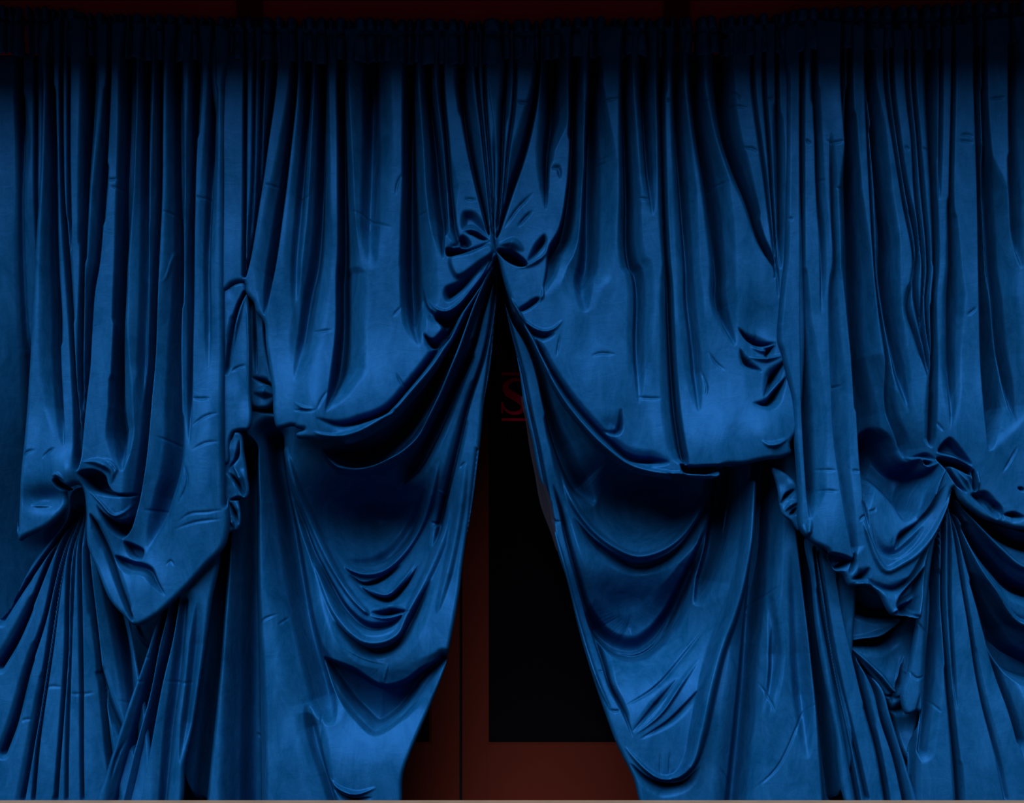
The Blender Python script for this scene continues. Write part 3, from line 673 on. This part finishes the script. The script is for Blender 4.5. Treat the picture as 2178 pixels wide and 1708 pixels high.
# knot side and first swag
s.P(100, 'q750,535 q860,540 q930,580 q992,652 q960,668 q860,642 q790,592', 5)
s.P(55, 'q985,640 q1015,540 q1060,465 q1125,412 q1148,470 q1095,555 q1040,610', 16); s.R(12, 'q900,682,8,8 q990,664,10,10 q1060,630,12,12 q1125,575 q1155,470')
s.R(18, 'q760,500,10,10 q880,490,60,50 q960,540,50,40')
s.P(32, 'q905,1008 q980,948 q1060,903 q1100,913 q1060,965 q930,1028', 10); s.W(9, 'q1110,820,6,16 q1105,900 q1060,950')
s.R(14, 'e975,520,8,8 e1040,588,12,12 e1105,622,12,12 e1160,612,12,12 e1215,560,12,12'); s.V(22, 'e985,545,20,6 e1045,612,20,7 e1110,645,18,8 e1175,632,14,8')
s.R(26, 'e940,440,8,8 e1000,560,16,16 e1100,765,20,20 e1200,955,22,22 e1340,1135,24,24 e1450,1240,24,24 e1550,1312,22,22 e1650,1348,20,20 e1781,1366,18,18 f150,1122,16,16 f305,1130,8,8', (.05, .03))
s.V(24, 'e1060,640,10,14 e1150,820,12,16 e1260,980,14,16 e1360,1100,14,18 e1460,1200,14,20 e1560,1280,14,30 e1700,1300,14,30 f60,1060,14,24', (.1, .1))
s.V(12, 'e1415,1130,20,14 e1460,1150,14,30 e1505,1145,10,30 e1520,1020,6,34'); s.B(-10, 'e1460,1110,40,40')
for c in ('c40,590 c100,600', 'c150,585 c250,600 c340,590', 'c360,620 c440,625 c540,640', 'b1130,610 b1180,620 b1230,612', 'b1490,600 b1580,630 b1700,600 b1780,590', 'b1880,580 b1990,578', 'b1870,1195 b1955,1205',
          'c290,1080 c360,1085 c430,1072', 'c500,590 c470,560 c430,545', 'b1610,970 b1690,968', 'e1590,960 e1660,968 e1735,968', 'e1200,640 e1180,750', 'e1360,750 e1400,735 e1490,740', 'c640,590 c700,580', 'c500,880 c560,880 c600,905',
          'b1640,950 b1700,930', 'f260,480 f300,540 f350,580', 'f220,560 f250,700 f230,720'):
    s.W(-4.5, ' '.join(p+(',8,8' if q == 0 else '') for q, p in enumerate(c.split())))
s.noise(2.8, 46, 120, 10)
s.mesh('gathered_drop', VELVET, Cc, rim=(10, 22))

s = Sheet('e862,225 e878,260 e905,400 e935,560 e985,780 e1008,950 e1052,1150 e1104,1390 i158,110 i188,280 i216,420 i262,560 i338,860 i395,1060 i458,1250 i525,1430 i605,1590 i680,1790 '
          'i1650,1790 o1830,1400 o1800,1000 f700,950 f400,1000 f100,1000 e1500,1100 e1300,900 e1100,600 e950,420 e885,240', 2.0, 2.2, -80)
s.V(50, 'e882,290,4,4 e920,420,6,8 e960,540,8,14 e1030,650,12,24 e1085,800,8,34 e1130,1000,10,50 e1190,1200,20,80 e1290,1400,40,90,.8 e1400,1500,50,70,.4', (0, .1))
s.V(24, 'e880,300,3,3 e950,600,5,5 e1010,820,6,6 e1050,1020,7,7 e1090,1200,9,9 e1130,1400,11,11 e1180,1600,14,14 i245,250,14,14', (0, .1))
s.V(36, 'i190,60,12,14 i235,220,9,20 i262,350,8,26 i330,600,8,34 i400,820,8,34 i455,1000,6,26 i490,1120,6,16 i560,1260,6,14 i605,1385,5,8,.5')
s.R(14, 'i180,250,14,14 i245,480 i330,790 i430,1110 i500,1260'); s.W(-6, 'i485,1240,8,8 i510,1250 i540,1243'); s.W(-6, 'i425,1040,8,8 i460,1050')
s.R(32, 'i230,-20,16,16,.6 i300,160,22,22 i400,290,24,24 i520,385,24,24 i640,435,22,22 i760,408,22,22 i860,340,22,22 i950,225,22,22 i1030,90,26,26 i1110,-20,26,26', (.1, .1))
s.V(40, 'i300,230,30,12,.3 i400,345,60,10 i520,430,70,9 i640,475,70,8 i770,450,70,9 i880,375,60,10 i980,240,44,12 i1080,60,30,20')
s.V(44, 'i340,640,10,60,.6 i420,860,9,90 i530,965,8,130 i650,984,8,130 i770,910,10,110 i860,770,14,80 i940,540,24,60 i1010,300,40,50,.6')
s.R(14, 'i530,955,14,14 i650,968,14,14 i770,895 i860,750')
s.R(40, 'i1245,60,40,40 i1218,330,44,44 i1180,560,50,46 i1120,760,54,50 i1060,920,54,50 i1000,1130,54,54 i950,1350,54,54 i900,1520,40,40 i830,1590,26,26 i750,1598,22,22', (0, .1))
s.V(56, 'i1130,-40,60,40 i1110,120,60,50 i1070,330,56,60 i1010,540,56,60,.6 i960,700,50,50,.3', (0, .2))
s.V(46, 'i1310,-60,40,44 i1300,150,34,44 i1290,350,36,46 i1262,600,44,60,.75 i1230,900,50,60,.5 i1200,1250,60,60,.5 i1150,1700,60,60,.4 i1140,1800', (0, 0))
s.V(7, 'i1440,400,60,60 i1480,900,60,60 i1520,1500,60,60', (.5, .3)); s.V(8, 'i1330,600,40,40 i1350,1000,40,40 i1290,1300,40,40', (.5, .5))
s.V(50, 'j270,100,20,40 j300,350,20,40 j350,800,20,40 j400,1200,24,50 j460,1790,30,60', (0, 0))
s.W(-10, 'i560,1228,5,14 i720,1135 i860,1000,6,20 i1020,800'); s.R(12, 'i610,1375,10,10 i740,1270,14,14 i860,1110,18,18 i960,980')
s.V(14, 'i640,1395,14,8 i800,1295,16,8 i900,1200,16,8 i1000,1090'); s.V(16, 'i600,1360,6,18 i720,1230,8,20 i850,1080')
s.R(20, 'i560,1430,12,12 i620,1500,18,18 i690,1565,18,18 i750,1598,18,18 i850,1590,18,18 i915,1540,18,18'); s.V(26, 'i590,1520,20,7 i680,1600,30,7 i760,1632,34,7 i870,1622,30,8 i960,1540,26,14,.4')
s.W(-4, 'i748,1460,5,5 i750,1590'); s.W(-4, 'i800,1450,5,5 i795,1590'); s.W(4, 'i600,375,8,5 i700,350 i800,270 i840,240')
s.B(-200, 'i720,80,340,160'); s.B(-110, 'i650,260,330,160'); s.B(-190, 'i660,740,330,270'); s.B(14, 'i780,1400,320,280')
for c in ('i1200,1690 i1350,1560 i1540,1230 i1610,1200', 'i1270,1100 i1330,1200 i1350,1260', 'i1200,780 i1280,680 i1380,590', 'i1060,1540 i1110,1620 i1140,1700'):
    s.W(-5, ' '.join(p+(',9,9' if q == 0 else '') for q, p in enumerate(c.split())))
s.noise(2.8, 60, 90, 13)
s.mesh('swagged_skirt', VELVET, Cc, rim=(9, 18))

s = Sheet('f600,1080 f720,1150 f760,1300 f740,1410 f700,1362 f656,1328 f640,1270 f628,1180', 1.5, 2, -26)
s.V(30, 'f645,1275,8,10 f680,1220,16,12 f720,1195,14,12'); s.R(14, 'f660,1310,12,12 f700,1270,20,20 f740,1260'); s.V(24, 'f690,1330,14,8 f730,1290'); s.noise(2.4, 14, 20, 14)
s.mesh('crumpled_edge', VELVET, Cc, rim=(6, 12))
heading(Cc, 1046, 1690, 15, lambda x: 124-(x-1046)*0.02)

# ================= curtain D: outermost right
Dc = empty('velvet_curtain', ((1950-CX)*PX, 0, 0))
tag(Dc, 'far right blue velvet curtain, knotted low with stacked swags left of its fan of pleats', 'curtain')
s = Sheet('o1640,900 o2360,900 o2360,1790 o1700,1790', 3, 4, -230)
s.noise(3, 60, 120, 16)
s.mesh('back_fold', VELVET, Dc, rim=(10, 0))
s = Sheet('c765,150 c765,512 c760,1139 c745,1600 f642,100 f628,250 f618,425 f640,500 f662,600 f690,720 f700,900 f712,1050 f722,1250 f722,1380 f738,1420 f752,1440 f800,1480 f870,1520 f885,1570 f910,1620 f950,1640 '
          'f985,1700 j500,596 j560,590 j612,602 j650,640 j690,720 j710,742 j790,748 j862,762 j875,690 j885,560 j905,430 j960,300 j1000,190 j1030,92 j1060,150 j1110,200 j1180,245 j1265,275 j1330,296 j1394,306 '
          'o2360,1135 o2360,60 o1900,60', 1.8, 2.6, 14)
s.V(46, 'c853,60,14,12 c853,512,12,12 c853,1139,12,12 c852,1600,11,14 f742,300,6,24 f745,550,6,44 f750,800,8,60 f760,1000,8,56 f772,1200,8,44 f780,1350,10,30,.3', (0, .05))
s.V(34, 'c930,60,14,14 c930,512,16,14 c940,850,10,16 c947,1139,11,22,.8 c962,1400,10,30,.5 c968,1600,12,30,.3 f840,300,10,30,.1')
s.V(50, 'c1020,800,8,14,.2 c1035,1300,8,18 c1042,1600,8,20 f897,100,8,34 f892,350,8,54 f905,700,8,84 f918,950,8,80 f940,1130,8,60 f970,1350,8,54 f1006,1545,6,30', (.1, .02))
s.V(28, 'c1092,60,8,16 c1092,512,8,24 c1115,900,8,32 c1122,1139,6,24')
s.V(54, 'c1138,60,14,14 c1138,512,14,12 c1150,850,22,16 c1168,1139,46,18 c1180,1600,46,44 f1025,200,30,50 f1030,500,18,60 f1040,800,12,130 f1050,1000,8,150,.9 f1062,1180,8,100,.6 f1075,1320,8,50,.2', (0, .1))
s.V(26, 'c1232,60,8,8 c1235,512,8,8 c1262,1139,7,7 c1290,1600,7,9 f1140,200,7,12 f1180,500,8,30 f1200,780,5,50 f1260,930,5,50 f1300,1030,6,30', (0, .03))
s.V(48, 'c1250,60,12,14 c1255,512,12,20 c1275,750,14,34 c1320,1139,22,34 c1360,1450,42,34 f1180,50,34,34 f1210,300,40,24,.7 f1250,550,40,24,.4 f1300,800,40,24,.2')
s.V(26, 'c1345,60,10,10 c1352,512,10,9 c1400,850 c1460,1200,10,9 c1520,1600,12,11 f1290,250,14,13 f1340,420 f1400,620,10,10 f1425,750,7,7')
s.V(32, 'c1385,60,12,10 c1390,512,12,10 c1430,850 c1480,1139,12,11 c1545,1500,18,13 f1330,150 f1380,450,12,9 f1425,700')
s.V(30, 'c1470,60,10,10 c1475,512,11,9 c1510,850 c1530,1139 c1575,1600,12,9 f1365,300 f1420,650')
s.V(36, 'c1512,60,12,10 c1516,512,12,10 c1545,850 c1570,1139 c1605,1600 f1385,250,10,10 f1425,600')
s.V(44, 'c1612,60,22,20 c1614,512,22,22 c1625,850,18,16 c1640,1139,16,11 c1650,1600,14,10 f1425,200,12,10 f1430,500,14,6 f1424,800,26,6 f1420,980,20,6', (0, .02))
s.V(24, 'c1676,60,8,8 c1677,512,8,7 c1672,850,8,6 c1668,1200')
s.V(40, 'c1752,60,10,12 c1750,512,8,12 c1742,850,9,9 c1738,1139,13,9 c1750,1600,24,24 f1520,200,27,32 f1515,500,27,22,.7 f1510,800,22,22,.3 f1500,900,20,20,.1')
s.V(48, 'c1885,60,14,14 c1888,512,13,18 c1895,850,10,24 c1905,1139,12,76 c1915,1600,14,104 f1668,200,10,90 f1675,500,10,120 f1690,800,10,120 f1700,1000,10,70,.5', (0, .1))
s.V(38, 'c1935,60,12,12 c1938,512,14,10 c1960,850,24,11 c1990,1139,34,13 c2020,1600,44,16 f1770,150,34,16 f1800,450,34,20 f1840,700,34,15 f1850,850,20,15,.4')
s.V(32, 'c2085,60,10,30 c2088,512,9,54 c2095,850,12,54 c2110,1139,20,54,.8 c2125,1400,20,50,.5 c2160,1600,20,40,.3')
# lower puffs
s.R(14, 'f735,1380,20,20 f760,1432,20,20 f780,1350,30,30'); s.V(26, 'f905,1620,8,8 f960,1590,16,10 f1008,1555,6,8'); s.R(12, 'f910,1600,10,10 f960,1560,12,12')
s.V(30, 'f985,1640,20,20 f1010,1560,10,12 f1012,1500')
s.V(26, 'j560,30,10,10 j570,140,12,8 j582,245,14,7 j590,300,10,6'); s.W(-7, 'j540,262,8,8 j560,240 j580,232'); s.W(-6, 'j575,130,7,7 j625,118'); s.W(-6, 'j580,215,7,7 j625,205 j628,185')
s.R(24, 'j560,270,8,8,.4 j600,380,16,16 j640,470,20,20 j680,514,22,22 j760,480,24,24 j830,435,24,24 j910,345,22,22 j980,220,14,14 j1028,105,6,6', (.05, 0))
s.V(20, 'j600,270,10,30,.3 j660,420,12,50 j720,440,12,60 j810,380,12,50 j880,290,12,30')
s.V(26, 'j560,540,10,20,.5 j640,600,10,40 j720,610,30,20 j800,560,34,10 j880,430,20,12 j960,290,16,10')
s.V(30, 'j720,735,8,30 j800,740,8,36 j862,756,5,12')
s.R(18, 'j700,738,8,8 j780,690,24,24 j850,640,20,20 j870,560'); s.R(14, 'j505,590,10,10 j560,582,14,14 j610,590,10,10'); s.V(26, 'j500,560,8,8 j560,545,20,24 j600,500,20,24,.5')
s.B(-60, 'f1290,1130,150,200'); s.B(26, 'j420,330,140,260'); s.B(20, 'f1580,900,180,240')
# knot
s.P(130, 'r450,300 r560,180 r690,250 r812,458 r915,458 r962,520 r1050,495 r1030,600 r930,740 r870,900 r780,950 r690,830 r570,700 r480,610 r440,480', 34)
s.R(14, 'r800,430,8,8 r860,455,12,12 r915,450,12,12 r960,512,12,12 r1050,488'); s.P(34, 'r925,462 r1003,484 r985,506 r948,503', 4); s.P(24, 'r845,442 r960,405 r1025,468 r920,450', 8)
s.P(42, 'r1025,402 r1108,292 r1200,378 r1288,512 r1150,455', 11); s.R(12, 'r1000,412,8,8 r1100,440,12,12 r1200,480,12,12 r1292,535')
s.P(80, 'r1022,450 r1150,474 r1292,545 r1282,592 r1200,552 r1120,520 r1200,650 r1252,722 r1180,672 r1085,530', 5)
s.R(14, 'r1180,560,8,8 r1230,620,14,14 r1275,700'); s.R(12, 'r1225,560,8,8 r1270,600,10,10 r1290,680'); s.P(50, 'r1297,538 r1322,600 r1324,712 r1302,705', 4)
s.P(45, 'r1270,735 r1400,700 r1500,795 r1532,850 r1500,930 r1380,850', 18); s.R(14, 'r1320,730,8,8 r1335,660,10,10 r1330,560')
s.P(70, 'r1112,640 r1000,850 r860,1020 r700,1165 r720,1040 r880,930 r1000,760', 18); s.R(40, 'r1092,540,10,10 r1010,690,34,34 r930,860,40,40 r880,920')
s.P(60, 'r175,1190 r372,1245 r235,1322', 6); s.P(70, 'r700,1590 r860,1372 r935,1290 r905,1600 r880,1662 r720,1640', 14)
s.R(12, 'f1655,1215,12,12 f1700,1270,20,20 f1770,1350')
s.V(26, 'f1700,1240,12,12 f1770,1300,14,10 f1783,1360,8,6'); s.V(24, 'f1780,1330,20,6 f1830,1325,24,6 f1898,1345'); s.V(20, 'f1855,1190,10,10 f1898,1205')
for c in ('c1050,1125 c1100,1130', 'c990,840 c1030,860 c1110,850', 'c870,840 c910,860', 'c765,1312 c800,1308', 'c1790,815 c1830,812 c1870,825', 'c1780,845 c1870,860', 'c1560,890 c1610,905', 'c1460,880 c1490,900', 'f800,1098 f860,1100 f920,1102',
          'f800,1210 f870,1208 f930,1212', 'f1000,1100 f1045,1105', 'f1590,300 f1620,280 f1640,260', 'f1430,850 f1470,900', 'f1770,1120 f1810,1060 f1860,970', 'f1730,885 f1790,890', 'f890,670 f960,655', 'c950,1075 c990,1080', 'c1960,600 c2060,590',
          'f640,1160 f660,1200', 'f1150,1150 f1100,1230'):
    s.W(-4.5, ' '.join(p+(',8,8' if q == 0 else '') for q, p in enumerate(c.split())))
s.noise(2.6, 46, 130, 17)
s.mesh('gathered_drop', VELVET, Dc, rim=(10, 24))

s = Sheet('j440,500 j480,620 j510,800 j535,905 j600,990 j680,1090 j740,1180 j790,1300 j825,1450 j860,1520 j900,1400 j950,1000 j950,500 j880,400', 1.8, 2.2, -105)
s.V(46, 'j480,600,10,40 j560,680,30,40 j660,740,24,40 j760,750,20,40 j860,760,10,30', (0, 0)); s.R(22, 'j500,870,16,16 j560,875,22,22 j700,850,26,26 j800,800,22,22 j855,775')
s.V(56, 'j535,905,5,8 j600,885,30,8 j700,872,46,8 j790,815,40,8 j865,760,12,10', (0, 0)); s.R(22, 'j545,915,8,8 j620,980,18,18 j700,1060,20,20 j785,1150,16,16 j810,1060,20,20 j840,960')
s.V(34, 'j730,1170,24,8 j775,1170,30,6 j800,1100,24,8 j830,1000'); s.R(20, 'j740,1190,14,14 j830,1150,26,26 j900,1120'); s.V(14, 'j750,1260,20,20 j830,1240,26,26 j895,1195,16,16'); s.B(-26, 'j800,950,80,120')
s.W(6, 'j825,1030,7,7 j870,1060 j915,1060'); s.W(5, 'j810,1120,7,7 j880,1138')
s.B(-30, 'j840,1350,120,120'); s.noise(2.6, 24, 40, 18)
s.mesh('stacked_swag', VELVET, Dc, rim=(8, 18))

s = Sheet('j300,340 j330,560 j350,800 j400,1100 j450,1350 j550,1790 j885,1790 j830,1550 j790,1420 j740,1260 j700,1130 j640,1060 j590,1010 j550,930 j515,800 j470,560 j440,440', 1.8, 2.8, -60)
s.V(36, 'j345,400,8,8 j385,700,14,7 j440,1000,16,7 j500,1300,18,6 j590,1790,20,6', (0, 0)); s.V(30, 'j365,420,6,6 j400,650,8,6 j430,850,10,6 j480,1100,14,5 j540,1350,16,5 j620,1700', (0, 0))
s.V(50, 'j470,560,10,10 j510,800,8,12 j560,1000,12,12 j610,1200,12,14 j680,1450,14,10 j740,1790,14,10', (0, 0)); s.V(38, 'j580,980,8,8 j660,1130,12,18 j700,1300,10,22 j760,1480,10,22 j830,1790,12,20', (0, 0))
s.V(14, 'j640,1300,12,10 j700,1550,12,10 j740,1700'); s.noise(1.8, 40, 120, 19)
s.mesh('tail', VELVET, Dc, rim=(8, 16))

s = Sheet('j1030,80 j990,200 j920,400 j895,560 j872,760 j850,900 j825,1040 j790,1150 j820,1260 j890,1250 j870,1380 j838,1530 j870,1790 j1835,1790 j1835,400 j1394,296 j1265,262 j1120,190 j1060,120', 1.8, 2.4, -50)
s.V(48, 'j1026,110,4,4 j995,300,10,7 j975,500,18,12 j968,700,26,22 j955,950,30,30,.7 j935,1200,30,30,.5 j900,1450,30,30,.3', (0, 0))
s.V(52, 'j1030,110,4,4 j1008,400,8,8 j1012,700,10,10 j1030,1000,12,10 j1055,1250,13,12 j1080,1500,18,12 j1102,1790,20,14', (0, 0))
s.V(22, 'j1033,140,4,4 j1040,400,8,6 j1045,700,10,6 j1062,1000,10,6 j1080,1240'); s.V(30, 'j1038,120,4,4 j1098,500,7,7 j1148,800,8,10 j1188,1050,8,14 j1228,1250,8,14 j1290,1500,12,20,.5 j1330,1700,12,20,.3', (0, 0))
s.V(42, 'j1042,120,4,5 j1125,440,8,18 j1200,700,8,34 j1250,900,8,44 j1300,1060,8,44 j1360,1250,8,44 j1400,1400', (0, 0))
s.R(24, 'j1045,120,6,6 j1110,200,14,14 j1200,310,22,22 j1300,410,24,24 j1400,490,24,24 j1835,560', (0, 0)); s.V(48, 'j1040,110,5,5 j1150,210,16,20 j1260,300,20,26 j1400,380,20,34 j1835,430', (0, 0))
s.V(46, 'j1060,170,5,5 j1150,330,16,16 j1270,480,30,30 j1400,600,36,36 j1835,680', (0, 0)); s.R(28, 'j1045,140,6,6 j1110,350,18,18 j1180,500,24,24 j1260,620,26,26 j1330,720,26,26 j1400,785,26,26 j1835,860', (0, 0))
s.R(14, 'j1140,480,8,8 j1200,640,12,12 j1260,760,12,12 j1320,880'); s.V(52, 'j1150,520,10,10 j1220,690,20,40 j1290,850,30,80 j1400,1000,40,100 j1835,1100', (0, 0))
s.B(-40, 'j1420,980,180,180'); s.B(8, 'j1200,1550,260,260')
s.V(16, 'j890,1150,24,20 j860,1400,30,20 j850,1800,20,20', (.4, 0)); s.W(-5, 'j825,1030,7,7 j870,1075 j915,1060'); s.W(-4, 'j870,780,6,6 j930,850'); s.W(-4, 'j940,1190,6,6 j1000,1250')
s.noise(2.2, 40, 120, 20)
s.mesh('pleated_fan', VELVET, Dc, rim=(9, 18))
heading(Dc, 1668, 2360, 21, lambda x: 112-(x-1668)*0.03, 16)

# sheer lining showing past the inner edge of curtain C
lin = Sheet('e1003,930 e1024,1080 e1046,1230 i92,0 i124,170 i176,310 i214,415 i216,400 i208,330 i180,150 e1116,1370 e1068,1150 e1032,950', 2.0, 3.0, -100)
lin.V(3, 'e1060,1250,8,8 i110,0 i180,300')
M_SHEER = bpy.data.materials.new('sheer_lining'); M_SHEER.use_nodes = True
_t = M_SHEER.node_tree; _b = _t.nodes['Principled BSDF']; _b.inputs['Base Color'].default_value = (0.010, 0.010, 0.018, 1)
_b.inputs['Roughness'].default_value = 0.7; _b.inputs['Alpha'].default_value = 0.7; _b.inputs['Specular IOR Level'].default_value = 0.02
_o = lin.mesh('sheer_lining', M_SHEER, Cc, rim=(4, 1)); _o['label'] = 'dark translucent strip of lining'
